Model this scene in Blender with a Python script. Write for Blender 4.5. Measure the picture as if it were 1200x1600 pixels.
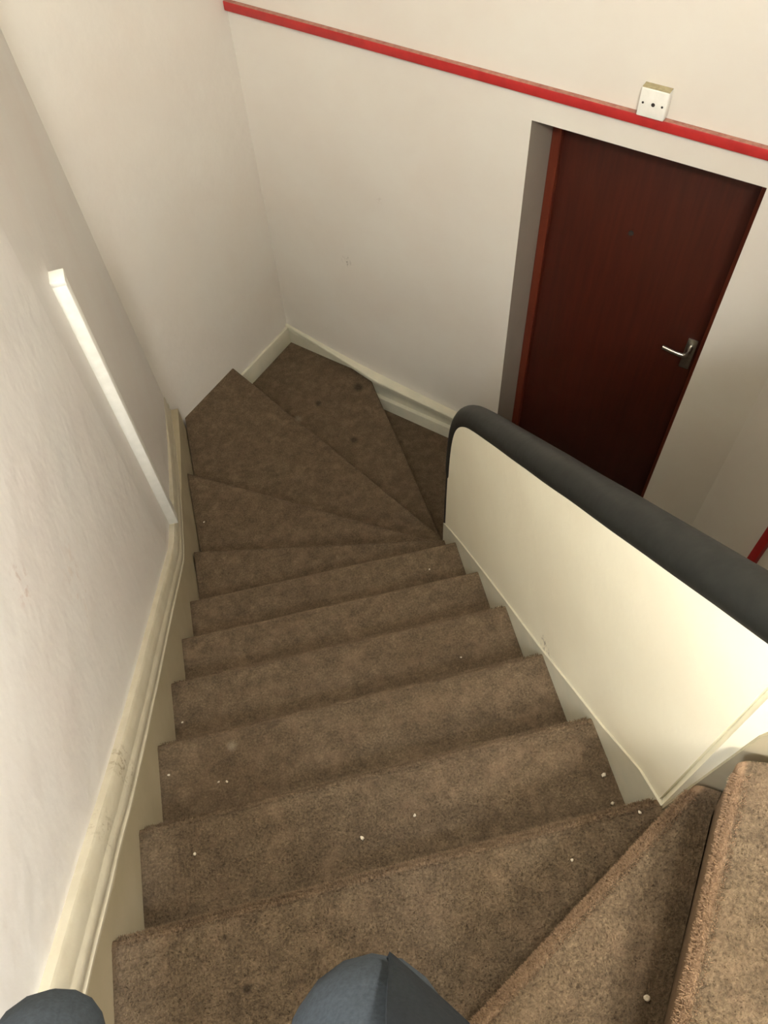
import bpy, bmesh, math, random
import numpy as np
from mathutils import Vector, Matrix, noise as mnoise

for o in list(bpy.data.objects):
    bpy.data.objects.remove(o, do_unlink=True)
S = bpy.context.scene
COL = S.collection
random.seed(7)

# ------------------------------------------------------------------ camera
cam_d = bpy.data.cameras.new('camera')
cam = bpy.data.objects.new('camera', cam_d)
COL.objects.link(cam)
cam_d.sensor_fit = 'VERTICAL'
cam_d.sensor_height = 32.0
cam_d.lens = 25.0
cam_d.clip_start = 0.02
cam.matrix_world = Matrix(((0.97286, 0.21219, -0.09235, 0.4504),
                           (-0.22762, 0.80543, -0.54724, -0.2453),
                           (-0.04174, 0.55341, 0.83186, 1.4190),
                           (0, 0, 0, 1)))
S.camera = cam

# ------------------------------------------------------------------ world, lamps, exposure
W = bpy.data.worlds.new('world')
S.world = W
W.use_nodes = True
W.node_tree.nodes['Background'].inputs[0].default_value = (0.75, 0.85, 1.0, 1)
W.node_tree.nodes['Background'].inputs[1].default_value = 0.3
S.view_settings.view_transform = 'Standard'
S.view_settings.look = 'None'
S.view_settings.gamma = 1.0
S.view_settings.use_curve_mapping = False
S.view_settings.exposure = 0.60


def lamp(name, kind, loc, power, color, size, target=None):
    l = bpy.data.lights.new(name, kind)
    l.energy = power
    l.color = color
    if kind == 'AREA':
        l.shape = 'DISK'
        l.size = size
    else:
        l.shadow_soft_size = size
    o = bpy.data.objects.new(name, l)
    o.location = loc
    if target is not None:
        o.rotation_euler = (Vector(target) - Vector(loc)).to_track_quat('-Z', 'Y').to_euler()
    COL.objects.link(o)
    return o


# small cool wall lamp on the left, the main globe behind on the upper stairs, a soft added fill over the end of the
# inner wall and a weak warm added fill over the lower turn
lamp('left_wall_light', 'POINT', (0.11, -0.44, 1.16), 24, (0.84, 0.91, 1.0), 0.05)
lamp('upper_stair_light', 'POINT', (0.24, -1.58, 2.50), 132, (1.0, 0.985, 0.935), 0.12)
lamp('left_wall_fill', 'AREA', (0.93, -0.06, 1.32), 9.8, (1.0, 0.97, 0.92), 0.16, (0.0, 0.33, 0.95))
lamp('parapet_end_fill', 'AREA', (0.12, 0.90, 1.90), 6.5, (1.0, 0.88, 0.68), 0.3, (0.90, 1.10, -0.50))


# ------------------------------------------------------------------ materials
def lin(c):
    out = []
    for v in c:
        v /= 255.0
        out.append(v / 12.92 if v <= 0.04045 else ((v + 0.055) / 1.055) ** 2.4)
    return tuple(out) + (1.0,)


class Mat:
    def __init__(self, name, rough=0.6, metal=0.0, spec=0.5):
        self.m = bpy.data.materials.new(name)
        self.m.use_nodes = True
        self.t = self.m.node_tree
        self.b = self.t.nodes['Principled BSDF']
        self.b.inputs['Roughness'].default_value = rough
        self.b.inputs['Metallic'].default_value = metal
        self.b.inputs['Specular IOR Level'].default_value = spec
        self.co = None

    def n(self, kind, **kw):
        nd = self.t.nodes.new(kind)
        for k, v in kw.items():
            setattr(nd, k, v)
        return nd

    def coord(self):
        if self.co is None:
            g = self.n('ShaderNodeNewGeometry')
            self.co = g.outputs['Position']
        return self.co

    def noise(self, scale, detail=4, rough=0.55, stretch=None):
        nd = self.n('ShaderNodeTexNoise')
        nd.inputs['Scale'].default_value = scale
        nd.inputs['Detail'].default_value = detail
        nd.inputs['Roughness'].default_value = rough
        src = self.coord()
        if stretch:
            mp = self.n('ShaderNodeMapping')
            mp.inputs['Scale'].default_value = stretch
            self.t.links.new(src, mp.inputs['Vector'])
            src = mp.outputs['Vector']
        self.t.links.new(src, nd.inputs['Vector'])
        return nd.outputs['Fac']

    def ramp(self, fac, stops):
        r = self.n('ShaderNodeValToRGB')
        e = r.color_ramp.elements
        while len(e) < len(stops):
            e.new(0.5)
        for el, (p, c) in zip(e, stops):
            el.position = p
            el.color = c
        self.t.links.new(fac, r.inputs['Fac'])
        return r.outputs['Color']

    def mix(self, fac, a, b, mode='MIX'):
        m = self.n('ShaderNodeMix', data_type='RGBA', blend_type=mode)
        for idx, v in ((0, fac), (6, a), (7, b)):
            if hasattr(v, 'is_output') or isinstance(v, bpy.types.NodeSocket):
                self.t.links.new(v, m.inputs[idx])
            else:
                m.inputs[idx].default_value = v
        return m.outputs[2]

    def color(self, c):
        if isinstance(c, bpy.types.NodeSocket):
            self.t.links.new(c, self.b.inputs['Base Color'])
        else:
            self.b.inputs['Base Color'].default_value = c

    def bump(self, fac, strength=0.2, dist=0.003):
        bn = self.n('ShaderNodeBump')
        bn.inputs['Strength'].default_value = strength
        bn.inputs['Distance'].default_value = dist
        self.t.links.new(fac, bn.inputs['Height'])
        prev = self.b.inputs['Normal']
        if prev.is_linked:
            self.t.links.new(prev.links[0].from_socket, bn.inputs['Normal'])
        self.t.links.new(bn.outputs['Normal'], prev)

    def spot(self, p, r0, r1):
        """soft round mask around world point p"""
        d = self.n('ShaderNodeVectorMath', operation='DISTANCE')
        self.t.links.new(self.coord(), d.inputs[0])
        d.inputs[1].default_value = p
        mr = self.n('ShaderNodeMapRange')
        mr.inputs['From Min'].default_value = r0
        mr.inputs['From Max'].default_value = r1
        mr.inputs['To Min'].default_value = 1.0
        mr.inputs['To Max'].default_value = 0.0
        self.t.links.new(d.outputs['Value'], mr.inputs['Value'])
        return mr.outputs['Result']

    def math(self, op, a, b):
        m = self.n('ShaderNodeMath', operation=op)
        for i, v in enumerate((a, b)):
            if isinstance(v, bpy.types.NodeSocket):
                self.t.links.new(v, m.inputs[i])
            else:
                m.inputs[i].default_value = v
        return m.outputs[0]


def plaster(name, base, tint, rough=0.5, blotch=3.0, bump=0.25):
    M = Mat(name, rough)
    f = M.noise(blotch, 5, 0.6)
    c = M.ramp(f, [(0.35, lin(base)), (0.68, lin(tint))])
    f2 = M.noise(0.9, 2)
    M.color(M.mix(M.math('MULTIPLY', f2, 0.35), c, lin([v * 0.96 for v in base])))
    M.bump(M.noise(9, 3), bump, 0.012)
    M.bump(M.noise(120, 3), 0.12, 0.0015)
    return M


def scuff(M, centre, r, colour, amount=0.8, scale=60):
    """irregular dirt mark with its own outline"""
    s = M.spot(centre, r * 0.2, r)
    n = M.noise(scale, 3, 0.7)
    th = M.n('ShaderNodeMapRange')
    th.inputs['From Min'].default_value = 0.52
    th.inputs['From Max'].default_value = 0.62
    M.t.links.new(n, th.inputs['Value'])
    f = M.math('MULTIPLY', M.math('MULTIPLY', s, th.outputs['Result']), amount)
    src = M.b.inputs['Base Color'].links[0].from_socket
    M.color(M.mix(f, src, lin(colour)))


M_WALL = plaster('cream_wall_paint', (226, 221, 211), (222, 214, 203), 0.55)
scuff(M_WALL, (0.870, 2.743, -1.000), 0.034, (95, 88, 72), 0.75, 75)
scuff(M_WALL, (1.01, 2.60, -0.62), 0.02, (150, 130, 110), 0.5, 90)
M_LEFT = plaster('pale_grey_cream_wall_paint', (222, 219, 213), (218, 210, 203), 0.42, 2.4, 0.35)
scuff(M_LEFT, (0.0, 0.47, 0.35), 0.05, (178, 148, 130), 0.6, 40)
scuff(M_LEFT, (0.0, 0.62, 0.10), 0.12, (190, 168, 150), 0.4, 22)
M_PARA = plaster('warm_cream_parapet_paint', (247, 241, 215), (243, 235, 208), 0.5, 4.0)
scuff(M_PARA, (0.928, 0.445, -0.345), 0.045, (120, 110, 88), 0.75, 55)
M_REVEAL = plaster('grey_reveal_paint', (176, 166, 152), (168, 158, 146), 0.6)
M_CEIL = plaster('ceiling_paint', (224, 220, 208), (218, 214, 200), 0.8)

M_TRIM = Mat('old_cream_gloss_trim', 0.38)
f = M_TRIM.noise(18, 4)
M_TRIM.color(M_TRIM.ramp(f, [(0.3, lin((180, 171, 148))), (0.7, lin((192, 184, 163)))]))
M_TRIM.bump(M_TRIM.noise(60, 3), 0.25, 0.003)
scuff(M_TRIM, (0.015, 0.30, -0.07), 0.06, (120, 104, 78), 0.8, 70)
scuff(M_TRIM, (0.012, 0.16, 0.05), 0.05, (120, 104, 78), 0.7, 70)

M_STRING = Mat('cream_string_paint', 0.5)
f = M_STRING.noise(9, 4)
M_STRING.color(M_STRING.ramp(f, [(0.3, lin((166, 154, 126))), (0.7, lin((178, 167, 140)))]))
M_STRING.bump(M_STRING.noise(40, 3), 0.15, 0.003)

M_SKIRT = Mat('pale_green_white_skirting_paint', 0.42)
f = M_SKIRT.noise(14, 4)
M_SKIRT.color(M_SKIRT.ramp(f, [(0.3, lin((200, 198, 178))), (0.7, lin((212, 206, 184)))]))
M_SKIRT.bump(M_SKIRT.noise(90, 3), 0.2, 0.002)


def carpet(name, worn_lit=False):
    M = Mat(name, 0.95, spec=0.12)
    f1 = M.noise(22, 6, 0.72)
    f2 = M.noise(210, 3, 0.7)
    f3 = M.noise(3.2, 3)
    c = M.ramp(f1, [(0.30, lin((77, 66, 51))), (0.5, lin((99, 86, 67))), (0.66, lin((124, 108, 86)))])
    c2 = M.ramp(f2, [(0.32, lin((50, 43, 33))), (0.5, lin((104, 89, 70))), (0.7, lin((148, 129, 103)))])
    c = M.mix(0.5, c, c2)
    f5 = M.noise(30, 5, 0.7)
    c = M.mix(M.ramp(f5, [(0.45, (0, 0, 0, 1)), (0.66, (0.5, 0.5, 0.5, 1))]), c, lin((66, 56, 44)))
    f6 = M.noise(17, 5, 0.7, (1, 1, 1.7))
    c = M.mix(M.ramp(f6, [(0.50, (0, 0, 0, 1)), (0.72, (0.5, 0.5, 0.5, 1))]), c, lin((142, 119, 95)))
    c = M.mix(M.math('MULTIPLY', f3, 0.45), c, lin((84, 66, 52)))
    if worn_lit:
        at = M.n('ShaderNodeAttribute', attribute_name='worn_lit')
        c = M.mix(at.outputs['Fac'], c, lin((150, 122, 96)))  # pale nosing: worn fibres and painted grazing light
    for p, r in (((0.621, 2.561, -1.71), 0.024), ((0.847, 2.614, -1.71), 0.034),
                 ((0.751, 2.275, -1.71), 0.028), ((0.204, -0.115, 0.0), 0.010)):
        c = M.mix(M.math('MULTIPLY', M.spot(p, r * 0.35, r), 0.62), c, lin((30, 24, 19)))
    for p, r in (((0.499, 2.482, -1.71), 0.03), ((0.168, 0.403, -0.38), 0.016)):
        s = M.math('MULTIPLY', M.math('MULTIPLY', M.spot(p, r * 0.2, r), M.noise(120, 2)), 0.6)
        c = M.mix(s, c, lin((172, 158, 136)))
    M.color(c)
    M.bump(f1, 0.55, 0.006)
    M.bump(f2, 0.9, 0.004)
    return M


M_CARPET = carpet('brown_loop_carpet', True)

M_RAIL = Mat('black_padded_vinyl', 0.55, spec=0.35)
f = M_RAIL.noise(40, 4)
M_RAIL.color(M_RAIL.ramp(f, [(0.3, lin((22, 23, 20))), (0.7, lin((30, 31, 27)))]))
M_RAIL.bump(M_RAIL.noise(14, 3), 0.25, 0.006)

M_DOOR = Mat('dark_red_brown_door_stain', 0.42)
f = M_DOOR.noise(6, 6, 0.6, (9, 9, 0.6))
M_DOOR.color(M_DOOR.ramp(f, [(0.3, lin((60, 23, 14))), (0.7, lin((74, 30, 18)))]))
M_FRAME = Mat('red_brown_frame_stain', 0.4)
f = M_FRAME.noise(6, 6, 0.6, (9, 9, 0.6))
M_FRAME.color(M_FRAME.ramp(f, [(0.3, lin((92, 36, 22))), (0.7, lin((108, 46, 27)))]))

M_CHROME = Mat('satin_silver_metal', 0.28, 1.0)
M_CHROME.color(M_CHROME.ramp(M_CHROME.noise(80, 3), [(0.3, lin((196, 194, 188))), (0.7, lin((214, 212, 206)))]))
M_RED = Mat('red_plastic', 0.45)
M_RED.color(M_RED.ramp(M_RED.noise(30, 4), [(0.3, lin((164, 36, 36))), (0.7, lin((182, 44, 42)))]))
M_DUST = Mat('dusty_red_top', 0.9)
M_DUST.color(M_DUST.ramp(M_DUST.noise(60, 4), [(0.3, lin((150, 92, 80))), (0.7, lin((176, 130, 112)))]))
M_WPLAST = Mat('white_plastic', 0.35)
M_WPLAST.color(M_WPLAST.ramp(M_WPLAST.noise(40, 3), [(0.3, lin((232, 231, 222))), (0.7, lin((242, 240, 232)))]))
M_HOLE = Mat('dark_hole', 0.8)
M_HOLE.color(M_HOLE.ramp(M_HOLE.noise(200, 2), [(0.3, lin((40, 36, 32))), (0.7, lin((58, 52, 46)))]))
M_SPLINT = Mat('old_dust_top', 0.9)
M_SPLINT.color(M_SPLINT.ramp(M_SPLINT.noise(90, 3), [(0.3, lin((150, 140, 108))), (0.7, lin((176, 164, 128)))]))
M_CRUMB = Mat('white_lint', 0.8)
M_CRUMB.color(M_CRUMB.ramp(M_CRUMB.noise(300, 2), [(0.3, lin((176, 164, 142))), (0.7, lin((214, 203, 182)))]))


def cloth(name, a, b, sc=260):
    M = Mat(name, 0.85, spec=0.2)
    M.color(M.ramp(M.noise(sc, 3), [(0.3, lin(a)), (0.7, lin(b))]))
    M.bump(M.noise(12, 3), 0.4, 0.01)
    M.bump(M.noise(sc, 2), 0.3, 0.001)
    return M


M_TROUSER = cloth('slate_grey_trouser_cloth', (44, 49, 52), (55, 60, 64))
M_JACKET = cloth('dark_navy_jacket_cloth', (20, 23, 25), (28, 31, 33))
M_SHOE = cloth('black_shoe_leather', (22, 20, 19), (32, 30, 28), 60)
M_SKIN = Mat('skin', 0.55)
M_SKIN.color(M_SKIN.ramp(M_SKIN.noise(25, 3), [(0.3, lin((196, 150, 126))), (0.7, lin((210, 166, 142)))]))
M_HAIR = cloth('dark_brown_hair', (38, 27, 20), (56, 40, 30), 120)
M_GLASS = Mat('opal_lamp_diffuser', 0.3)
M_GLASS.color(lin((240, 236, 226)))
M_GLASS.b.inputs['Emission Color'].default_value = (1, 0.93, 0.8, 1)
M_GLASS.b.inputs['Emission Strength'].default_value = 2.0


# ------------------------------------------------------------------ helpers
def obj(name, bm, mat, parent=None, smooth=False, sharp=None):
    me = bpy.data.meshes.new(name)
    bmesh.ops.recalc_face_normals(bm, faces=bm.faces)
    bm.to_mesh(me)
    bm.free()
    me.materials.append(mat.m if isinstance(mat, Mat) else mat)
    if smooth:
        for p in me.polygons:
            p.use_smooth = True
        if sharp is not None:
            me.set_sharp_from_angle(angle=math.radians(sharp))
    o = bpy.data.objects.new(name, me)
    COL.objects.link(o)
    if parent is not None:
        o.parent = parent
        o.matrix_parent_inverse = parent.matrix_world.inverted()
    return o


def thing(name, label, cat, loc=(0, 0, 0), group=None):
    o = bpy.data.objects.new(name, None)
    o.empty_display_size = 0.1
    COL.objects.link(o)
    o.location = loc
    bpy.context.view_layer.update()
    tag(o, label, cat, group)
    return o


def tag(o, label, cat, group=None):
    o['label'] = label
    o['category'] = cat
    if group:
        o['group'] = group
    return o


def struct(o, label=None, cat=None):
    o['kind'] = 'structure'
    if label:
        o['label'] = label
    if cat:
        o['category'] = cat
    return o


def prism(bm, pts, z0, z1):
    a = [bm.verts.new((p[0], p[1], z0)) for p in pts]
    b = [bm.verts.new((p[0], p[1], z1)) for p in pts]
    n = len(pts)
    bm.faces.new(a[::-1])
    top = bm.faces.new(b)
    for i in range(n):
        bm.faces.new((a[i], a[(i + 1) % n], b[(i + 1) % n], b[i]))
    return a, b, top


def hexa(bm, c):
    """8 corners: bottom 4 then top 4"""
    v = [bm.verts.new(p) for p in c]
    for f in ((3, 2, 1, 0), (4, 5, 6, 7), (0, 1, 5, 4), (1, 2, 6, 5), (2, 3, 7, 6), (3, 0, 4, 7)):
        bm.faces.new([v[i] for i in f])
    return v


class Frame:
    """local frame on a wall: q along, h out of wall, z up"""
    def __init__(self, o, d, n):
        self.o, self.d, self.n = Vector(o), Vector(d), Vector(n)

    def p(self, q, h, z):
        v = self.o + self.d * q + self.n * h
        return Vector((v.x, v.y, z))

    def box(self, bm, q0, q1, h0, h1, z0, z1):
        return hexa(bm, [self.p(q0, h0, z0), self.p(q1, h0, z0), self.p(q1, h1, z0), self.p(q0, h1, z0),
                         self.p(q0, h0, z1), self.p(q1, h0, z1), self.p(q1, h1, z1), self.p(q0, h1, z1)])


def bevel(bm, off, seg=2, edges=None, ang=30):
    bm.normal_update()
    if edges is None:
        edges = [e for e in bm.edges if len(e.link_faces) == 2 and e.calc_face_angle(0) > math.radians(ang)]
    bmesh.ops.bevel(bm, geom=edges, offset=off, segments=seg, affect='EDGES', profile=0.5)


def tube(bm, pts, radii, seg=20, caps=True, squash=(1, 1), up=Vector((1, 0, 0))):
    pts = [Vector(p) for p in pts]
    rings = []
    for i, p in enumerate(pts):
        t = (pts[min(i + 1, len(pts) - 1)] - pts[max(i - 1, 0)]).normalized()
        a = (up - t * up.dot(t)).normalized()
        b = t.cross(a)
        r = radii[i] if isinstance(radii, (list, tuple)) else radii
        rings.append([bm.verts.new(p + (a * math.cos(k / seg * 2 * math.pi) * squash[0]
                                        + b * math.sin(k / seg * 2 * math.pi) * squash[1]) * r) for k in range(seg)])
    for i in range(len(rings) - 1):
        for k in range(seg):
            bm.faces.new((rings[i][k], rings[i][(k + 1) % seg], rings[i + 1][(k + 1) % seg], rings[i + 1][k]))
    if caps:
        bm.faces.new(rings[0][::-1])
        bm.faces.new(rings[-1])
    return rings


def smooth_path(pts, n=8):
    """Catmull-Rom"""
    pts = [Vector(p) for p in pts]
    out = []
    for i in range(len(pts) - 1):
        p0 = pts[max(i - 1, 0)]
        p1, p2 = pts[i], pts[i + 1]
        p3 = pts[min(i + 2, len(pts) - 1)]
        for k in range(n):
            t = k / n
            out.append(0.5 * ((2 * p1) + (p2 - p0) * t + (2 * p0 - 5 * p1 + 4 * p2 - p3) * t * t
                              + (3 * p1 - p0 - 3 * p2 + p3) * t ** 3))
    out.append(pts[-1])
    return out


# ------------------------------------------------------------------ dimensions
R = 0.19
CORNER = (0.5548, 3.0581)
D = 0.70711
BW = Frame((CORNER[0], CORNER[1], 0), (D, -D, 0), (-D, -D, 0))      # back wall, h towards the room
FL = Frame((CORNER[0], CORNER[1], 0), (-D, -D, 0), (D, -D, 0))      # angled left wall of the turn
CEIL = 2.75
FLOOR = -2.09
S_END = 2.307
FACE2 = Frame((0.926, -0.012, 0), (0.8, -0.6, 0), (-0.6, -0.8, 0))  # inner wall of the upper turn

# ------------------------------------------------------------------ setting: floor, walls, ceiling
bm = bmesh.new()
prism(bm, [(-0.3, -1.7), (2.4, -1.7), (2.4, 3.4), (-0.3, 3.4)], FLOOR - 0.1, FLOOR)
M_FLOOR = plaster('dark_lobby_vinyl', (74, 60, 48), (66, 54, 44), 0.6)
struct(obj('floor', bm, M_FLOOR))

bm = bmesh.new()
prism(bm, [(-0.4, -1.7), (2.5, -1.7), (2.5, 3.4), (-0.4, 3.4)], CEIL, CEIL + 0.1)
struct(obj('ceiling', bm, M_CEIL))

# back wall with a door opening
DQ0, DQ1, DTOP = 1.273, 2.056, -0.10
bm = bmesh.new()
zs = [FLOOR - 0.05, DTOP, CEIL]
qs = [-0.12, DQ0, DQ1, S_END + 0.1]
T = 0.26
front = {}
back = {}
for i, q in enumerate(qs):
    for j, z in enumerate(zs):
        front[i, j] = bm.verts.new(BW.p(q, 0, z))
        back[i, j] = bm.verts.new(BW.p(q, -T, z))
for i in range(3):
    for j in range(2):
        if (i, j) == (1, 0):
            continue
        bm.faces.new((front[i, j], front[i + 1, j], front[i + 1, j + 1], front[i, j + 1]))
        bm.faces.new((back[i, j + 1], back[i + 1, j + 1], back[i + 1, j], back[i, j]))
bm.faces.new((front[1, 0], front[1, 1], back[1, 1], back[1, 0]))
bm.faces.new((front[2, 1], front[2, 0], back[2, 0], back[2, 1]))
bm.faces.new((front[1, 1], front[2, 1], back[2, 1], back[1, 1]))
for a, b in (((0, 0), (0, 1)), ((0, 1), (0, 2)), ((3, 1), (3, 0)), ((3, 2), (3, 1))):
    bm.faces.new((front[a], front[b], back[b], back[a]))
for i in range(3):
    bm.faces.new((front[i, 2], front[i + 1, 2], back[i + 1, 2], back[i, 2]))
    if i != 1:
        bm.faces.new((front[i, 0], back[i, 0], back[i + 1, 0], front[i + 1, 0]))
wb = obj('wall_back', bm, M_WALL)
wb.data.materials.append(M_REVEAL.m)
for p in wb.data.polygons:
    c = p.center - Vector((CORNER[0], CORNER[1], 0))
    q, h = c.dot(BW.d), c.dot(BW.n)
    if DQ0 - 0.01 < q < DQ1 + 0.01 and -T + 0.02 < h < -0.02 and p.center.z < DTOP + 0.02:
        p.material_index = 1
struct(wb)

# angled left wall of the turn
bm = bmesh.new()
FL.box(bm, 0.0, 1.02, -0.12, 0.0, FLOOR - 0.05, CEIL)
struct(obj('wall_left_turn', bm, M_WALL))


def xw(y):
    """plan line of the left wall face"""
    return 0.0 if y < 1.2 else -(y - 1.2) * 0.105 / 1.205


# left wall beside the flight (leans back a little towards the top near its far end)
bm = bmesh.new()
ys = [-1.7, -0.6, 0.0, 0.6, 1.0, 1.2, 1.4, 1.7, 2.0, 2.25, 2.445]
zz = [FLOOR, -1.4, -0.4, 0.4, 1.2, CEIL]
grid = []
for y in ys:
    row = []
    for z in zz:
        lean = 0.022 * max(0.0, min(1.0, (y - 1.2) / 1.2)) * max(-1.4, min(0.5, z)) / 1.0
        row.append(bm.verts.new((xw(y) - lean - 0.005, y, z)))
    grid.append(row)
for i in range(len(ys) - 1):
    for j in range(len(zz) - 1):
        bm.faces.new((grid[i][j], grid[i + 1][j], grid[i + 1][j + 1], grid[i][j + 1]))
ret = bmesh.ops.extrude_face_region(bm, geom=list(bm.faces))
for v in ret['geom']:
    if isinstance(v, bmesh.types.BMVert):
        v.co.x = -0.3
struct(obj('wall_left', bm, M_LEFT))

# right wall of the lobby, parallel with the flight
bm = bmesh.new()
rc = BW.p(S_END, 0, 0)
prism(bm, [(rc.x, -1.7), (rc.x + 0.12, -1.7), (rc.x + 0.12, rc.y - 0.12), (rc.x, rc.y)], FLOOR - 0.05, CEIL)
struct(obj('wall_right', bm, M_WALL))
bm = bmesh.new()
prism(bm, [(-0.3, -1.82), (2.4, -1.82), (2.4, -1.7), (-0.3, -1.7)], FLOOR, CEIL)
struct(obj('wall_front', bm, M_WALL))

# parapet between the flight and the lobby, its top follows the pitch and rounds over at the end
PX0, PX1 = 0.928, 0.994
TOP = [(0.0, 0.608), (0.30, 0.367), (0.60, 0.126), (0.90, -0.115), (1.05, -0.237), (1.14, -0.318),
       (1.20, -0.395), (1.24, -0.49), (1.262, -0.62), (1.272, -0.80), (1.276, -1.0), (1.277, -1.30), (1.277, -2.05)]
top = [(v.x, v.y) for v in smooth_path([(a, b, 0) for a, b in TOP], 6)]
bm = bmesh.new()
sec = [(top[0][0], FLOOR)] + top + [(1.277, FLOOR)]
for i in range(len(top) - 1):
    (y0, z0), (y1, z1) = top[i], top[i + 1]
    if abs(y1 - y0) < 1e-4:
        continue
    hexa(bm, [(PX0, y0, FLOOR), (PX1, y0, FLOOR), (PX1, y1, FLOOR), (PX0, y1, FLOOR),
              (PX0, y0, z0), (PX1, y0, z0), (PX1, y1, z1), (PX0, y1, z1)])
bmesh.ops.remove_doubles(bm, verts=bm.verts, dist=1e-5)
# turn of the inner wall round the upper winders
q_top = [(0.0, 0.608), (0.06, 0.78), (0.25, 1.0)]
for i in range(2):
    (a, za), (b, zb) = q_top[i], q_top[i + 1]
    hexa(bm, [FACE2.p(a, 0, FLOOR), FACE2.p(b, 0, FLOOR), FACE2.p(b, -0.066, FLOOR), FACE2.p(a, -0.066, FLOOR),
              FACE2.p(a, 0, za), FACE2.p(b, 0, zb), FACE2.p(b, -0.066, zb), FACE2.p(a, -0.066, za)])
FACE2.box(bm, 0.25, 1.56, -0.066, 0.0, FLOOR, CEIL)  # unseen part; full height chosen to keep rear light off the lobby
struct(obj('wall_parapet', bm, M_PARA))

# ------------------------------------------------------------------ trims
# moulded capping on the left string
MOULD = [(0.0, -0.60, 0.58), (0.0, -0.30, 0.343), (0.0, -0.043, 0.138), (0.0, 0.11, 0.015), (0.0, 0.246, -0.098),
         (0.0, 0.491, -0.288), (0.0, 0.759, -0.487), (0.0, 0.995, -0.667), (0.0, 1.243, -0.852), (0, 1.512, -1.009),
         (0, 1.761, -1.137), (0, 2.075, -1.269), (0, 2.40, -1.378)]
path = smooth_path(MOULD, 6)
PROF = [(-0.012, 0.0), (0.019, 0.0), (0.022, 0.003), (0.022, 0.008), (0.0195, 0.010), (0.0185, 0.014), (0.0205, 0.017),
        (0.0208, 0.026), (0.0195, 0.036), (0.0165, 0.040), (0.0155, 0.044), (0.0158, 0.060), (0.0135, 0.064), (0.0125, 0.074),
        (0.008, 0.080), (-0.012, 0.082)]
bm = bmesh.new()
rings = []
for i, p in enumerate(path):
    t = (path[min(i + 1, len(path) - 1)] - path[max(i - 1, 0)]).normalized()
    up = Vector((0, -t.z, t.y)).normalized()
    base = xw(p.y)
    kink = max(0.0, min(1.0, (p.y - 1.2) / 1.2))
    ring = []
    for o_, h in PROF:
        wob = 0.0012 * mnoise.noise(Vector((p.y * 9, h * 40, 0))) if o_ > 0 else 0
        ring.append(bm.verts.new((base + o_ + wob + 0.012 * kink, p.y + up.y * h, p.z + up.z * h)))
    rings.append(ring)
for i in range(len(rings) - 1):
    for k in range(len(PROF) - 1):
        bm.faces.new((rings[i][k], rings[i + 1][k], rings[i + 1][k + 1], rings[i][k + 1]))
bm.faces.new(rings[0])
bm.faces.new(rings[-1][::-1])
struct(obj('trim_1', bm, M_TRIM, smooth=True, sharp=40), 'worn cream moulded capping running down the left wall', None)

# plain string board below the capping
bm = bmesh.new()
prev = None
for p in path:
    base = 0.001 if p.y < 1.2 else 0.001 - (p.y - 1.2) * 0.038 / 1.2
    a = bm.verts.new((base, p.y, p.z + 0.004))
    b = bm.verts.new((base, p.y, p.z - 0.75))
    c = bm.verts.new((-0.2, p.y, p.z + 0.004))
    d = bm.verts.new((-0.2, p.y, p.z - 0.75))
    if prev:
        bm.faces.new((prev[0], a, b, prev[1]))
        bm.faces.new((prev[2], c, a, prev[0]))
        bm.faces.new((prev[1], b, d, prev[3]))
    prev = (a, b, c, d)
struct(obj('baseboard_left', bm, M_STRING, smooth=True, sharp=30))

# string on the parapet side
bm = bmesh.new()
ST = [(-0.012, 0.004), (0.06, -0.032), (0.185, -0.150), (0.293, -0.239), (0.473, -0.391), (0.675, -0.547), (0.897, -0.725),
      (1.05, -0.850), (1.179, -0.962), (1.276, -1.049)]
prev = None
for y, z in ST:
    v = [bm.verts.new((PX0 - 0.004, y, z)), bm.verts.new((PX0 - 0.004, y, z - 0.5)),
         bm.verts.new((PX0 + 0.01, y, z + 0.002)), bm.verts.new((PX0 + 0.01, y, z - 0.5))]
    if prev:
        bm.faces.new((prev[0], v[0], v[1], prev[1]))
        bm.faces.new((prev[2], v[2], v[0], prev[0]))
    prev = v
struct(obj('baseboard_right', bm, M_SKIRT))

# string on the inner wall of the upper turn, climbing steeply with the winders
bm = bmesh.new()
pl = [(0.002, -0.3), (0.002, 0.002), (0.013, 0.20), (0.025, 0.40), (0.05, 0.52), (0.12, 0.66), (0.4, 0.84), (0.9, 0.98),
      (0.9, -0.3)]
va = [bm.verts.new(FACE2.p(q, 0.005, z)) for q, z in pl]
vb = [bm.verts.new(FACE2.p(q, -0.01, z)) for q, z in pl]
bm.faces.new(va)
for i in range(len(pl)):
    j = (i + 1) % len(pl)
    bm.faces.new((va[i], va[j], vb[j], vb[i]))
struct(obj('trim_2', bm, M_STRING))

# skirting of the turn: low board on the angled left wall
bm = bmesh.new()
FL.box(bm, -0.0, 0.455, 0.0, 0.016, -1.75, -1.598)
bevel(bm, 0.005, 2)
struct(obj('baseboard_left_turn', bm, M_SKIRT, smooth=True, sharp=40))

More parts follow.
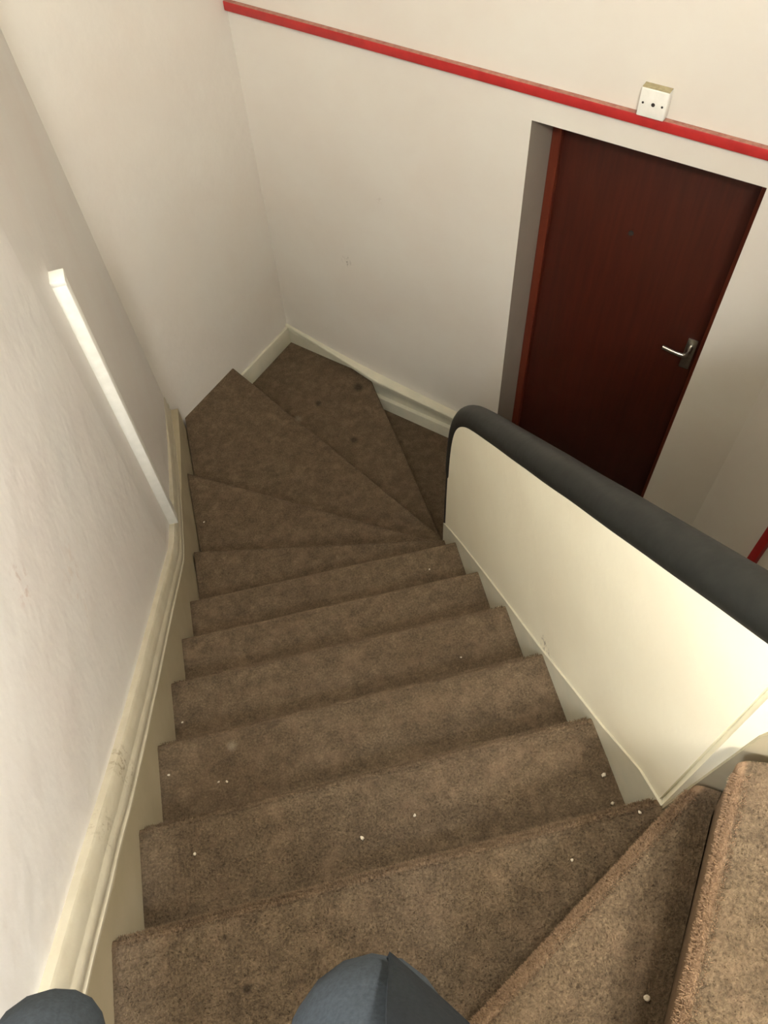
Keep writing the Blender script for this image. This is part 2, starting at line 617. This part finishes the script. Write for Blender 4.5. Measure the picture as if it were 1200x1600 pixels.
# skirting of the back wall: sloping ledge with a board and a plinth below
bm = bmesh.new()
LEDGE = [(0.0, 0.014, -1.588), (0.25, 0.022, -1.632), (0.44, 0.036, -1.658), (0.58, 0.052, -1.674), (0.97, 0.046, -1.704), (1.268, 0.042, -1.725)]
prev = None
for q, h, z in LEDGE:
    pts = [(0, z), (h - 0.004, z), (h, z - 0.005), (h, z - 0.022), (h - 0.010, z - 0.03), (0.012, z - 0.034), (0.012, -2.05)]
    ring = [bm.verts.new(BW.p(q, a, b)) for a, b in pts]
    if prev:
        for k in range(len(pts) - 1):
            bm.faces.new((prev[k], ring[k], ring[k + 1], prev[k + 1]))
    else:
        pass
    prev = ring
bm.faces.new(prev)
struct(obj('baseboard_back', bm, M_SKIRT, smooth=True, sharp=30))
bm = bmesh.new()
BW.box(bm, 0.46, 1.26, 0.0, 0.034, -2.05, -1.822)
bevel(bm, 0.006, 2)
struct(obj('trim_3', bm, M_SKIRT, smooth=True, sharp=40))

# ------------------------------------------------------------------ door
door = thing('door_1', None or 'dark red-brown flush door set deep in the back wall', 'door', BW.p(1.66, -0.23, FLOOR))
del door['category']
door['kind'] = 'structure'
bm = bmesh.new()
BW.box(bm, DQ0 + 0.035, DQ1 - 0.03, -0.27, -0.225, FLOOR + 0.005, DTOP - 0.03)
bevel(bm, 0.003, 2)
obj('door_leaf', bm, M_DOOR, door, smooth=True, sharp=40)
bm = bmesh.new()
BW.box(bm, DQ0 + 0.001, DQ0 + 0.037, -0.30, -0.200, FLOOR, DTOP - 0.001)
BW.box(bm, DQ1 - 0.032, DQ1 - 0.001, -0.30, -0.200, FLOOR, DTOP - 0.001)
BW.box(bm, DQ0 + 0.037, DQ1 - 0.032, -0.30, -0.200, DTOP - 0.032, DTOP - 0.001)
bevel(bm, 0.003, 1)
obj('door_frame', bm, M_FRAME, door)
# lever handle
HQ, HZ = 1.992, -0.99
bm = bmesh.new()
BW.box(bm, HQ - 0.021, HQ + 0.021, -0.2255, -0.2175, HZ - 0.115, HZ + 0.045)
bevel(bm, 0.004, 2)
hd = obj('door_handle', bm, M_CHROME, door, smooth=True, sharp=40)
hd['label'] = 'silver lever handle on a narrow back plate'
bm = bmesh.new()
hp = smooth_path([BW.p(HQ, -0.219, HZ), BW.p(HQ, -0.200, HZ), BW.p(HQ - 0.002, -0.178, HZ - 0.001),
                  BW.p(HQ - 0.016, -0.166, HZ - 0.002), BW.p(HQ - 0.055, -0.164, HZ), BW.p(HQ - 0.10, -0.168, HZ + 0.002)], 6)
rr = [0.0125 if i < 8 else 0.0085 for i in range(len(hp))]
tube(bm, hp, rr, 14, up=Vector((0, 0, 1)), squash=(1.15, 0.9))
obj('lever', bm, M_CHROME, hd, smooth=True, sharp=60)
bm = bmesh.new()
tube(bm, [BW.p(1.636, -0.226, -0.564), BW.p(1.636, -0.219, -0.564)], [0.011, 0.009], 20, up=Vector((0, 0, 1)))
sp = obj('spyhole', bm, M_HOLE, door, smooth=True, sharp=40)
bm = bmesh.new()
tube(bm, [BW.p(1.636, -0.222, -0.564), BW.p(1.636, -0.2185, -0.564)], [0.006, 0.006], 16, up=Vector((0, 0, 1)))
obj('lens', bm, M_HOLE, sp, smooth=True, sharp=40)

# ------------------------------------------------------------------ staircase
stair = thing('staircase', 'brown carpeted winding staircase descending between left wall and cream parapet', 'staircase',
              (0.46, 1.0, FLOOR))


def nose_pts(a, b, n=14, amp=0.0022, seed=0):
    a, b = Vector(a), Vector(b)
    out = []
    nrm = Vector((-(b - a).y, (b - a).x)).normalized()
    for i in range(n + 1):
        t = i / n
        p = a.lerp(b, t)
        w = amp * mnoise.noise(Vector((t * 5 + seed * 3.1, seed * 7.7, 0.3))) * (1 if 0 < i < n else 0)
        out.append(tuple(p + nrm * w))
    return out


def step(k, a, b, rest, worn_lit=0.0, n=14, rad=0.015, depth=0.23, under=0.040):
    """carpeted step k risers below the top straight one: nosing a to b (left to right as one goes down), rest = the other corners"""
    z = -k * R
    nose = nose_pts(a, b, n, seed=k + 5)
    pts = nose + list(rest)
    bm = bmesh.new()
    lo, hi, topf = prism(bm, pts, z - depth, z)
    m = len(nose)
    A, B = Vector(a), Vector(b)
    dr = (B - A).normalized()
    nr = Vector((-dr.y, dr.x))
    cen = sum((Vector(p) for p in pts), Vector((0, 0))) / len(pts)
    if (cen - A).dot(nr) < 0:
        nr = -nr                       # into the step
    for v in lo[:m]:
        v.co.x += nr.x * under
        v.co.y += nr.y * under
    edges = []
    for i in range(m - 1):
        edges.append(bm.edges.get((hi[i], hi[i + 1])))
    bm.normal_update()
    bmesh.ops.bevel(bm, geom=edges, offset=rad, segments=5, affect='EDGES', profile=0.5)
    o = obj('carpeted_step', bm, M_CARPET, stair, smooth=True, sharp=50)
    # worn, paler nosing; part of the paleness is grazing light painted in
    att = o.data.attributes.new('worn_lit', 'FLOAT', 'POINT')
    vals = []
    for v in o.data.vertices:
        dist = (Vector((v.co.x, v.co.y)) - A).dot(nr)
        vals.append(worn_lit if dist < 0.012 and v.co.z > z - 0.02 else 0.0)
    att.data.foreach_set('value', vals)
    return o, pts, z, (A, B), worn_lit


n_ = [0.004, 0.219, 0.450, 0.682, 0.904, 1.135]
PR = 0.926
tr = []
# winders above
tr.append(step(-4, (1.08, -1.3), (0.985, -0.07), [(1.03, -0.09), (1.9, -0.74), (2.1, -1.3)]))
tr.append(step(-3, (0.62, -1.3), (0.948, -0.055), [(0.995, -0.075), (1.12, -1.3)]))
tr.append(step(-2, (0.0, -1.200), (0.916, -0.045), [(0.962, -0.062), (0.66, -1.3), (0.0, -1.3)], worn_lit=0.75, rad=0.018, under=0.034))
tr.append(step(-1, (0.0, -0.508), (0.922, -0.024), [(0.955, -0.046), (0.925, -0.075), (0.03, -1.22), (0.0, -1.22)], worn_lit=0.6, rad=0.017, under=0.034))
# straight flight
tr.append(step(0, (0.0, n_[0]), (PR, n_[0]), [(PR, -0.06), (0.0, -0.55)], worn_lit=0.25))
for k in range(1, 6):
    tr.append(step(k, (0.0, n_[k]), (PR, n_[k]), [(PR, n_[k - 1] - 0.03), (0.0, n_[k - 1] - 0.03)], worn_lit=0.12))
# lower winders
tr.append(step(6, (0.0, 1.452), (PR, 1.264), [(PR, n_[5] - 0.03), (0.0, n_[5] - 0.03)]))
tr.append(step(7, (-0.022, 1.985), (PR + 0.02, 1.362), [(PR + 0.05, 1.31), (PR, 1.22), (0.0, 1.40)], under=0.06))
WL = lambda x: x + 2.5033     # angled left wall
BWL = lambda x: 3.6129 - x    # back wall
tr.append(step(8, (0.239, WL(0.239)), (1.05, 1.405), [(1.05, 1.29), (0.96, 1.29), (-0.02, 1.95), (-0.034, WL(-0.034))], under=0.06))
tr.append(step(9, (0.925, BWL(0.925) - 0.02), (1.045, 1.36), [(1.06, 1.29), (1.00, 1.30), (0.21, 2.66), (0.21, WL(0.21)), (0.5548, 3.058)]))
tr.append(step(10, (1.42, BWL(1.42)), (1.115, 1.34), [(1.10, 1.29), (1.02, 1.29), (0.89, 2.60), (0.89, BWL(0.89))], depth=0.19))


# short pile standing up along the nearest steps
def pile(o, pts, z, n, hmin, hmax, width, extra_nose=0, seed=1, AB=None, worn_lit=0.0, name='carpet_pile'):
    rng = np.random.default_rng(seed)
    xs = [p[0] for p in pts]
    ys = [p[1] for p in pts]
    P = np.array(pts)

    def inside(q):
        c = np.zeros(len(q), bool)
        j = len(P) - 1
        for i in range(len(P)):
            xi, yi = P[i]
            xj, yj = P[j]
            cond = ((yi > q[:, 1]) != (yj > q[:, 1])) & (q[:, 0] < (xj - xi) * (q[:, 1] - yi) / (yj - yi + 1e-12) + xi)
            c ^= cond
            j = i
        return c
    q = np.stack([rng.uniform(min(xs), max(xs), n * 3), rng.uniform(min(ys), max(ys), n * 3)], -1)
    q = q[inside(q)][:n]
    A, B = np.array(AB[0]), np.array(AB[1])
    dr = (B - A) / np.linalg.norm(B - A)
    nr = np.array([-dr[1], dr[0]])
    cen = P.mean(0)
    if np.dot(cen - A, nr) > 0:
        nr = -nr                                    # outwards over the nosing
    d_in = -((q - A) @ nr)
    q = q[d_in > 0.014]
    base = np.concatenate([q, np.full((len(q), 1), z - 0.001)], 1)
    nrm = np.tile([0, 0, 1.0], (len(base), 1))
    # over the rounded nosing
    m = extra_nose
    t = rng.uniform(0.01, 0.99, m)
    a = rng.uniform(-0.15, math.pi / 2 + 0.75, m)
    rad = 0.0145
    cxy = A + t[:, None] * (B - A) - nr * 0.015
    off = np.sin(a)[:, None] * nr * rad
    base2 = np.concatenate([cxy + off, (z - 0.015 + np.cos(a) * rad)[:, None]], 1)
    nrm2 = np.concatenate([np.sin(a)[:, None] * nr, np.cos(a)[:, None]], 1)
    base = np.concatenate([base, base2])
    nrm = np.concatenate([nrm, nrm2])
    N = len(base)
    h = rng.uniform(hmin, hmax, N)
    dirv = nrm + rng.normal(0, 0.45, (N, 3))
    dirv /= np.linalg.norm(dirv, axis=1)[:, None]
    ang = rng.uniform(0, 2 * math.pi, N)
    side = np.stack([np.cos(ang), np.sin(ang), np.zeros(N)], -1) * (width * rng.uniform(0.6, 1.3, N))[:, None]
    tip = base + dirv * h[:, None]
    V = np.stack([base - side, base + side, tip + side * 0.35, tip - side * 0.35], 1).reshape(-1, 3)
    me = bpy.data.meshes.new(name)
    me.vertices.add(4 * N)
    me.vertices.foreach_set('co', V.ravel())
    me.loops.add(4 * N)
    me.loops.foreach_set('vertex_index', np.arange(4 * N))
    me.polygons.add(N)
    me.polygons.foreach_set('loop_start', np.arange(N) * 4)
    me.polygons.foreach_set('loop_total', np.full(N, 4))
    me.update()
    me.validate()
    me.materials.append(M_CARPET.m)
    att = me.attributes.new('worn_lit', 'FLOAT', 'POINT')
    att.data.foreach_set('value', np.repeat(np.where(np.arange(N) >= N - m, worn_lit, 0.0), 4))
    po = bpy.data.objects.new(name, me)
    COL.objects.link(po)
    po.parent = o
    po.matrix_parent_inverse = Matrix.Identity(4)
    po['kind'] = 'stuff'
    return po


cfg = {2: (40000, 16000), 3: (45000, 18000), 4: (46000, 14000), 5: (30000, 9000), 6: (22000, 6000), 7: (18000, 5000)}
for i, (nn, ne) in cfg.items():
    if nn == 0:
        continue
    o, pts, z, AB, wr = tr[i]
    w = 0.8
    pile(o, pts, z, nn, 0.002, 0.0058, 0.0007, ne, seed=i, AB=(tuple(AB[0]), tuple(AB[1])), worn_lit=wr)

# ------------------------------------------------------------------ handrail capping on the parapet
HR = [(0.961, y, z) for y, z in TOP[:-1]] + [(0.961, 1.277, -1.75)]
hp = smooth_path(HR, 8)
hp = [Vector(p) for p in hp]
ext = [FACE2.p(0.25, -0.033, 1.01), FACE2.p(0.15, -0.033, 0.895), FACE2.p(0.06, -0.033, 0.785)]
full = smooth_path(ext + [hp[0]], 5)[:-1] + hp
bm = bmesh.new()
rad = [0.0375 + 0.0008 * mnoise.noise(Vector((p.y * 7, p.z * 7, 2))) - (0.003 if p.z < -0.75 else 0.0) for p in full]
tube(bm, full, rad, 28, up=Vector((1, 0, 0)))
rail = obj('handrail', bm, M_RAIL, smooth=True, sharp=60)
tag(rail, 'thick black padded handrail capping the sloping cream parapet', 'handrail')

# ------------------------------------------------------------------ cables and boxes on the walls
tk = thing('cable_trunking', 'white vertical cable trunking on the left wall', 'cable trunking', (xw(1.42), 1.42, -0.93))
LW = Frame((0.0, 1.2, 0), (Vector((-0.105, 1.205, 0)).normalized()), (Vector((1.205, 0.105, 0)).normalized()))
TZ0, TZ1 = -0.845, 0.196
bm = bmesh.new()
LW.box(bm, 0.178, 0.222, -0.012, 0.028, TZ0, TZ1)
bevel(bm, 0.003, 2)
obj('trunking_body', bm, M_WPLAST, tk, smooth=True, sharp=40)
bm = bmesh.new()
LW.box(bm, 0.177, 0.223, -0.012, 0.0295, TZ1 - 0.012, TZ1 + 0.003)
bevel(bm, 0.002, 2)
obj('end_cap', bm, M_WPLAST, tk, smooth=True, sharp=40)

# red fire alarm trunking along the back wall
bm = bmesh.new()
BW.box(bm, 0.004, S_END - 0.002, -0.002, 0.020, -0.008, 0.026)
bevel(bm, 0.003, 2)
red = obj('cable_trunking', bm, M_RED, smooth=True, sharp=40)
red.data.materials.append(M_DUST.m)
for p in red.data.polygons:
    if p.normal.z > 0.8:
        p.material_index = 1
tag(red, 'long red cable trunking running level across the back wall above the door', 'cable trunking')
bm = bmesh.new()
VY = 1.045
hexa(bm, [(rc.x - 0.02, VY - 0.02, FLOOR + 0.02), (rc.x + 0.002, VY - 0.02, FLOOR + 0.02), (rc.x + 0.002, VY + 0.02, FLOOR + 0.02),
          (rc.x - 0.02, VY + 0.02, FLOOR + 0.02), (rc.x - 0.02, VY - 0.02, -0.012), (rc.x + 0.002, VY - 0.02, -0.012),
          (rc.x + 0.002, VY + 0.02, -0.012), (rc.x - 0.02, VY + 0.02, -0.012)])
bevel(bm, 0.003, 2)
tag(obj('cable_trunking', bm, M_RED, smooth=True, sharp=40), 'short piece of dark red upright trunking beyond the black handrail at right', 'cable trunking')

jb = thing('junction_box', 'square white junction box sitting on the red trunking above the door', 'junction box', BW.p(1.664, 0, 0.026))
bm = bmesh.new()
BW.box(bm, 1.621, 1.707, -0.002, 0.022, 0.0275, 0.1135)
bevel(bm, 0.003, 2)
obj('back_box', bm, M_WPLAST, jb, smooth=True, sharp=40)
bm = bmesh.new()
BW.box(bm, 1.6205, 1.7075, 0.023, 0.032, 0.0285, 0.1145)
bevel(bm, 0.004, 3)
fp = obj('face_plate', bm, M_WPLAST, jb, smooth=True, sharp=40)
bm = bmesh.new()
BW.box(bm, 1.622, 1.706, 0.001, 0.030, 0.1145, 0.1160)
d_ = obj('dust_layer', bm, M_SPLINT, jb)
d_['label'] = 'thick tan dust on top of the box'
for nm, q, r_ in (('screw', 1.634, 0.0035), ('screw', 1.694, 0.0035), ('cable_hole', 1.666, 0.0058)):
    bm = bmesh.new()
    tube(bm, [BW.p(q, 0.030, 0.071), BW.p(q, 0.0327, 0.071)], [r_, r_], 16, up=Vector((0, 0, 1)))
    obj(nm, bm, M_HOLE, fp, smooth=True, sharp=40)

# ------------------------------------------------------------------ lamps have no fixtures (their lights, two of them added fill, are at the top)

# ------------------------------------------------------------------ white crumbs on the carpet
CR = [((0.419, 0.097), 1, 0.0045, 'bright white crumb in the middle of the second straight step'),
      ((0.526, 0.113), 1, 0.0035, 'small white curl of lint right of the brightest crumb on the second step'),
      ((0.104, 0.144), 1, 0.0040, 'pale crumb on the second step near the left wall'),
      ((0.904, 0.099), 1, 0.0060, 'large white crumb at the right end of the second step beside the parapet'),
      ((0.900, 0.045), 1, 0.0040, 'pale speck below the large crumb beside the parapet'),
      ((0.148, 0.324), 2, 0.0032, 'right crumb of a pair on the third step near the left wall'),
      ((0.130, 0.328), 2, 0.0028, 'left crumb of a pair on the third step near the left wall'),
      ((0.022, 0.370), 2, 0.0032, 'white crumb touching the left edge of the third step'),
      ((0.022, 0.561), 3, 0.0032, 'white crumb at the left end of the fourth step'),
      ((0.763, 0.558), 3, 0.0030, 'white speck on the fourth step towards the parapet'),
      ((0.809, 1.046), 5, 0.0035, 'white speck on the sixth step near the parapet'),
      ((0.022, 1.704), 7, 0.0045, 'white speck at the left end of a lower winder step'),
      ((0.744, -0.263), -1, 0.0050, 'white crumb on the winder step at the bottom right'),
      ((0.885, -0.014), 0, 0.0035, 'curved white thread at the right end of the top straight step'),
      ((0.749, -0.058), 0, 0.0030, 'small pale thread on the top straight step left of the winder edge')]
for (xy, k, r_, lab) in CR:
    bm = bmesh.new()
    bmesh.ops.create_icosphere(bm, subdivisions=2, radius=r_ * 0.72)
    for v in bm.verts:
        v.co *= 1 + 0.45 * mnoise.noise(v.co * 400 + Vector((xy[0] * 50, xy[1] * 50, k)))
        v.co.z *= 0.6
        v.co.x *= 1.3
    bmesh.ops.rotate(bm, verts=bm.verts, matrix=Matrix.Rotation(random.uniform(0, 6.28), 3, 'Z'), cent=(0, 0, 0))
    o = obj('lint_crumb', bm, M_CRUMB, smooth=True)
    pz = 0.0045 if k <= 3 else 0.0015
    o.location = (xy[0], xy[1], -k * R + pz)
    tag(o, lab, 'crumb', 'white crumbs on the stair carpet')


# ------------------------------------------------------------------ the person coming down the stairs (only the knees reach into the picture)
def skin_mesh(name, verts, edges, radii, mat, parent, root=0, sub=2, smooth=True):
    me = bpy.data.meshes.new(name)
    me.from_pydata([tuple(v) for v in verts], edges, [])
    o = bpy.data.objects.new(name, me)
    COL.objects.link(o)
    sk = o.modifiers.new('skin', 'SKIN')
    sk.use_smooth_shade = True
    layer = me.skin_vertices[0] if me.skin_vertices else None
    if layer is None:
        bpy.context.view_layer.objects.active = o
        bm_ = bmesh.new()
        bm_.from_mesh(me)
        bm_.verts.layers.skin.verify()
        bm_.to_mesh(me)
        bm_.free()
        layer = me.skin_vertices[0]
    for i, r in enumerate(radii):
        layer.data[i].radius = r if isinstance(r, tuple) else (r, r)
        layer.data[i].use_root = (i == root)
    ss = o.modifiers.new('sub', 'SUBSURF')
    ss.levels = ss.render_levels = sub
    bpy.context.view_layer.update()
    dg = bpy.context.evaluated_depsgraph_get()
    new = bpy.data.meshes.new_from_object(o.evaluated_get(dg))
    new.name = name
    new.materials.clear()
    new.materials.append(mat.m)
    for p in new.polygons:
        p.use_smooth = True
    o.modifiers.clear()
    o.data = new
    if parent is not None:
        o.parent = parent
        o.matrix_parent_inverse = parent.matrix_world.inverted()
    return o


class Graph:
    def __init__(self):
        self.v, self.e, self.r = [], [], []

    def add(self, p, r, prev=None):
        self.v.append(Vector(p))
        self.r.append(r)
        if prev is not None:
            self.e.append((prev, len(self.v) - 1))
        return len(self.v) - 1

    def chain(self, prev, items):
        for p, r in items:
            prev = self.add(p, r, prev)
        return prev


person = thing('person', 'person in slate grey trousers and dark coat, both knees showing at the bottom edge', 'person',
               (0.30, -0.62, R))
KR, KL = Vector((0.410, -0.205, 0.590)), Vector((0.126, -0.145, 0.590))
HRr, HL = Vector((0.375, -0.60, 0.90)), Vector((0.215, -0.60, 0.90))
AR, AL = Vector((0.405, -0.475, 0.285)), Vector((0.140, -0.600, 0.285))
g = Graph()
pel = g.add((0.295, -0.62, 0.95), (0.13, 0.10))
sp1 = g.add((0.295, -0.64, 1.12), (0.125, 0.095), pel)
sp2 = g.add((0.295, -0.64, 1.30), (0.145, 0.10), sp1)
sp3 = g.add((0.295, -0.62, 1.43), (0.10, 0.075), sp2)
nk = g.add((0.295, -0.60, 1.51), 0.052, sp3)
h1 = g.add((0.295, -0.575, 1.585), (0.066, 0.075), nk)
h2 = g.add((0.295, -0.575, 1.665), (0.072, 0.088), h1)
h3 = g.add((0.295, -0.585, 1.725), (0.055, 0.066), h2)
nose = g.chain(h1, [((0.295, -0.495, 1.595), 0.014), ((0.295, -0.475, 1.60), 0.011)])
for sx in (-1, 1):
    g.chain(h1, [((0.295 + sx * 0.078, -0.585, 1.62), 0.012), ((0.295 + sx * 0.086, -0.592, 1.635), 0.010)])
for H_, K_, A_, toe in ((HRr, KR, AR, Vector((0.41, -0.30, 0.215))), (HL, KL, AL, Vector((0.140, -0.425, 0.215)))):
    k = g.chain(pel, [(H_, 0.075), (H_.lerp(K_, 0.5), 0.055), (K_ + Vector((0, -0.015, -0.01)), 0.026), (K_.lerp(A_, 0.35) + Vector((0, -0.02, 0)), 0.034), (A_, 0.034)])
    g.chain(k, [(A_ + Vector((0, -0.055, -0.05)), 0.032), ])
    g.chain(k, [(A_.lerp(toe, 0.6), 0.034), (toe, 0.026)])
arms = []
for sx, sh, el, wr in ((1, (0.47, -0.63, 1.40), (0.635, -0.57, 1.10), (0.545, -0.39, 1.33)),
                       (-1, (0.12, -0.63, 1.40), (0.10, -0.53, 1.14), (0.345, -0.39, 1.33))):
    sh, el, wr = Vector(sh), Vector(el), Vector(wr)
    k = g.chain(sp3, [(sh, 0.058), (sh.lerp(el, 0.5), 0.048), (el, 0.04), (el.lerp(wr, 0.5), 0.036), (wr, 0.026)])
    palm = wr + Vector((-sx * 0.012, 0.035, 0.055))
    pk = g.chain(k, [(wr.lerp(palm, 0.5), (0.030, 0.018)), (palm, (0.034, 0.016))])
    for f_ in range(4):
        base = palm + Vector((sx * 0.002, 0.006 - 0.016 * (f_ - 1.5), 0.020))
        ln = (0.032, 0.036, 0.034, 0.026)[f_]
        g.chain(pk, [(base, 0.0095), (base + Vector((-sx * 0.010, 0, ln)), 0.009),
                     (base + Vector((-sx * 0.030, 0, ln * 1.5)), 0.0085), (base + Vector((-sx * 0.046, 0, ln * 1.3)), 0.008)])
    g.chain(k, [(wr + Vector((-sx * 0.030, 0.020, 0.035)), 0.012), (wr + Vector((-sx * 0.050, 0.024, 0.058)), 0.010),
                (wr + Vector((-sx * 0.058, 0.022, 0.078)), 0.0085)])
    arms.append((sh, el, wr))
skin_mesh('body', g.v, g.e, g.r, M_SKIN, person)
# face
for nm, pts, r_, mt in (('eye', [(0.268, -0.494, 1.635)], 0.011, M_WPLAST), ('eye', [(0.322, -0.494, 1.635)], 0.011, M_WPLAST)):
    bm = bmesh.new()
    bmesh.ops.create_uvsphere(bm, u_segments=16, v_segments=10, radius=r_)
    bmesh.ops.translate(bm, verts=bm.verts, vec=pts[0])
    obj(nm, bm, mt, person, smooth=True)
bm = bmesh.new()
tube(bm, smooth_path([(0.272, -0.503, 1.556), (0.295, -0.497, 1.553), (0.318, -0.503, 1.556)], 4), 0.005, 10, up=Vector((0, 0, 1)))
obj('mouth', bm, M_FRAME, person, smooth=True)
bm = bmesh.new()
bmesh.ops.create_uvsphere(bm, u_segments=24, v_segments=16, radius=1)
for v in bm.verts:
    v.co = Vector((v.co.x * 0.088, v.co.y * 0.100, v.co.z * 0.088)) + Vector((0.295, -0.595, 1.685))
bmesh.ops.delete(bm, geom=[v for v in bm.verts if v.co.z < 1.60 or (v.co.y > -0.53 and v.co.z < 1.70)], context='VERTS')
obj('hair', bm, M_HAIR, person, smooth=True)
# trousers
g = Graph()
pel = g.add((0.295, -0.62, 0.99), (0.155, 0.125))
for H_, K_, A_, kr in ((HRr, KR, AR, 0.074), (HL, KL, AL, 0.050)):
    lo_ = A_ + (K_ - A_) * 0.08
    back = Vector((0, -0.02, 0))
    g.chain(pel, [(H_, 0.104), (H_.lerp(K_, 0.45), 0.088), (H_.lerp(K_, 0.86) + Vector((0, 0, -0.004)), kr + 0.006),
                  (K_ + Vector((0, 0.002, 0)), kr), (K_.lerp(A_, 0.3) + back, kr - 0.004), (K_.lerp(A_, 0.65) + back, 0.058), (lo_, 0.055)])
tro = skin_mesh('trousers', g.v, g.e, g.r, M_TROUSER, person)
for v in tro.data.vertices:
    c = v.co
    v.co = c + Vector((0, 0, 1)) * 0.004 * mnoise.noise(c * 14) + Vector((1, 0, 0)) * 0.003 * mnoise.noise(c * 22 + Vector((3, 1, 5)))
# jacket
g = Graph()
j0 = g.add((0.295, -0.63, 0.93), (0.185, 0.145))
j1 = g.add((0.295, -0.645, 1.10), (0.165, 0.13), j0)
j2 = g.add((0.295, -0.645, 1.30), (0.18, 0.13), j1)
j3 = g.add((0.295, -0.62, 1.45), (0.085, 0.075), j2)
for sh, el, wr in arms:
    g.chain(j2, [(sh, 0.080), (sh.lerp(el, 0.5), 0.064), (el, 0.056), (el.lerp(wr, 0.5), 0.050), (el.lerp(wr, 0.93), 0.040)])
skin_mesh('jacket', g.v, g.e, g.r, M_JACKET, person)
# hanging front corner of the coat over the right thigh
bm = bmesh.new()
rows = [[(0.36, -0.47, 1.00), (0.42, -0.47, 1.01), (0.48, -0.50, 1.00), (0.53, -0.55, 0.96)],
        [(0.405, -0.36, 0.86), (0.445, -0.36, 0.875), (0.495, -0.38, 0.85), (0.53, -0.42, 0.79)],
        [(0.4175, -0.270, 0.755), (0.445, -0.270, 0.760), (0.482, -0.270, 0.720), (0.5091, -0.2712, 0.660)],
        [(0.4232, -0.2423, 0.735), (0.445, -0.242, 0.730), (0.472, -0.242, 0.695), (0.4922, -0.243, 0.650)],
        [(0.4287, -0.2169, 0.710), (0.443, -0.218, 0.700), (0.462, -0.219, 0.675), (0.476, -0.2213, 0.645)],
        [(0.4332, -0.1969, 0.680), (0.441, -0.196, 0.672), (0.450, -0.195, 0.655), (0.4563, -0.1958, 0.635)],
        [(0.4370, -0.1760, 0.640), (0.4385, -0.1745, 0.641), (0.4395, -0.1757, 0.640), (0.441, -0.177, 0.638)]]
gv = [[bm.verts.new(p) for p in row] for row in rows]
for i in range(len(gv) - 1):
    for j in range(3):
        bm.faces.new((gv[i][j], gv[i][j + 1], gv[i + 1][j + 1], gv[i + 1][j]))
bmesh.ops.recalc_face_normals(bm, faces=bm.faces)
bmesh.ops.subdivide_edges(bm, edges=bm.edges[:], cuts=2, use_grid_fill=True, smooth=0.3)
bmesh.ops.solidify(bm, geom=bm.faces[:], thickness=0.006)
obj('coat_flap', bm, M_JACKET, person, smooth=True, sharp=60)
# shoes
for A_, toe in ((AR, Vector((0.41, -0.31, 0.235))), (AL, Vector((0.140, -0.43, 0.235)))):
    bm = bmesh.new()
    heel = Vector((A_.x, A_.y - 0.07, 0))
    secs = [(0.0, 0.026, 0.05), (0.06, 0.035, 0.085), (0.30, 0.038, 0.098), (0.48, 0.039, 0.075), (0.72, 0.045, 0.055), (0.90, 0.040, 0.046), (1.0, 0.020, 0.030)]
    d_ = Vector((toe.x - heel.x, toe.y + 0.03 - heel.y, 0))
    sd = Vector((d_.y, -d_.x, 0)).normalized()
    prev = None
    for t, w_, h_ in secs:
        c = heel + d_ * t
        ring = []
        for a in range(14):
            an = a / 14 * 2 * math.pi
            ring.append(bm.verts.new(Vector((c.x, c.y, R + 0.004)) + sd * w_ * math.cos(an) * (1 if math.sin(an) < 0.2 else 0.85)
                                     + Vector((0, 0, max(0.0, 0.012 + (h_ - 0.012) * math.sin(an)) if math.sin(an) > 0 else 0.012 + 0.012 * math.sin(an)))))
        if prev:
            for a in range(14):
                bm.faces.new((prev[a], prev[(a + 1) % 14], ring[(a + 1) % 14], ring[a]))
        else:
            bm.faces.new(ring)
        prev = ring
    bm.faces.new(prev)
    obj('shoe', bm, M_SHOE, person, smooth=True, sharp=70)
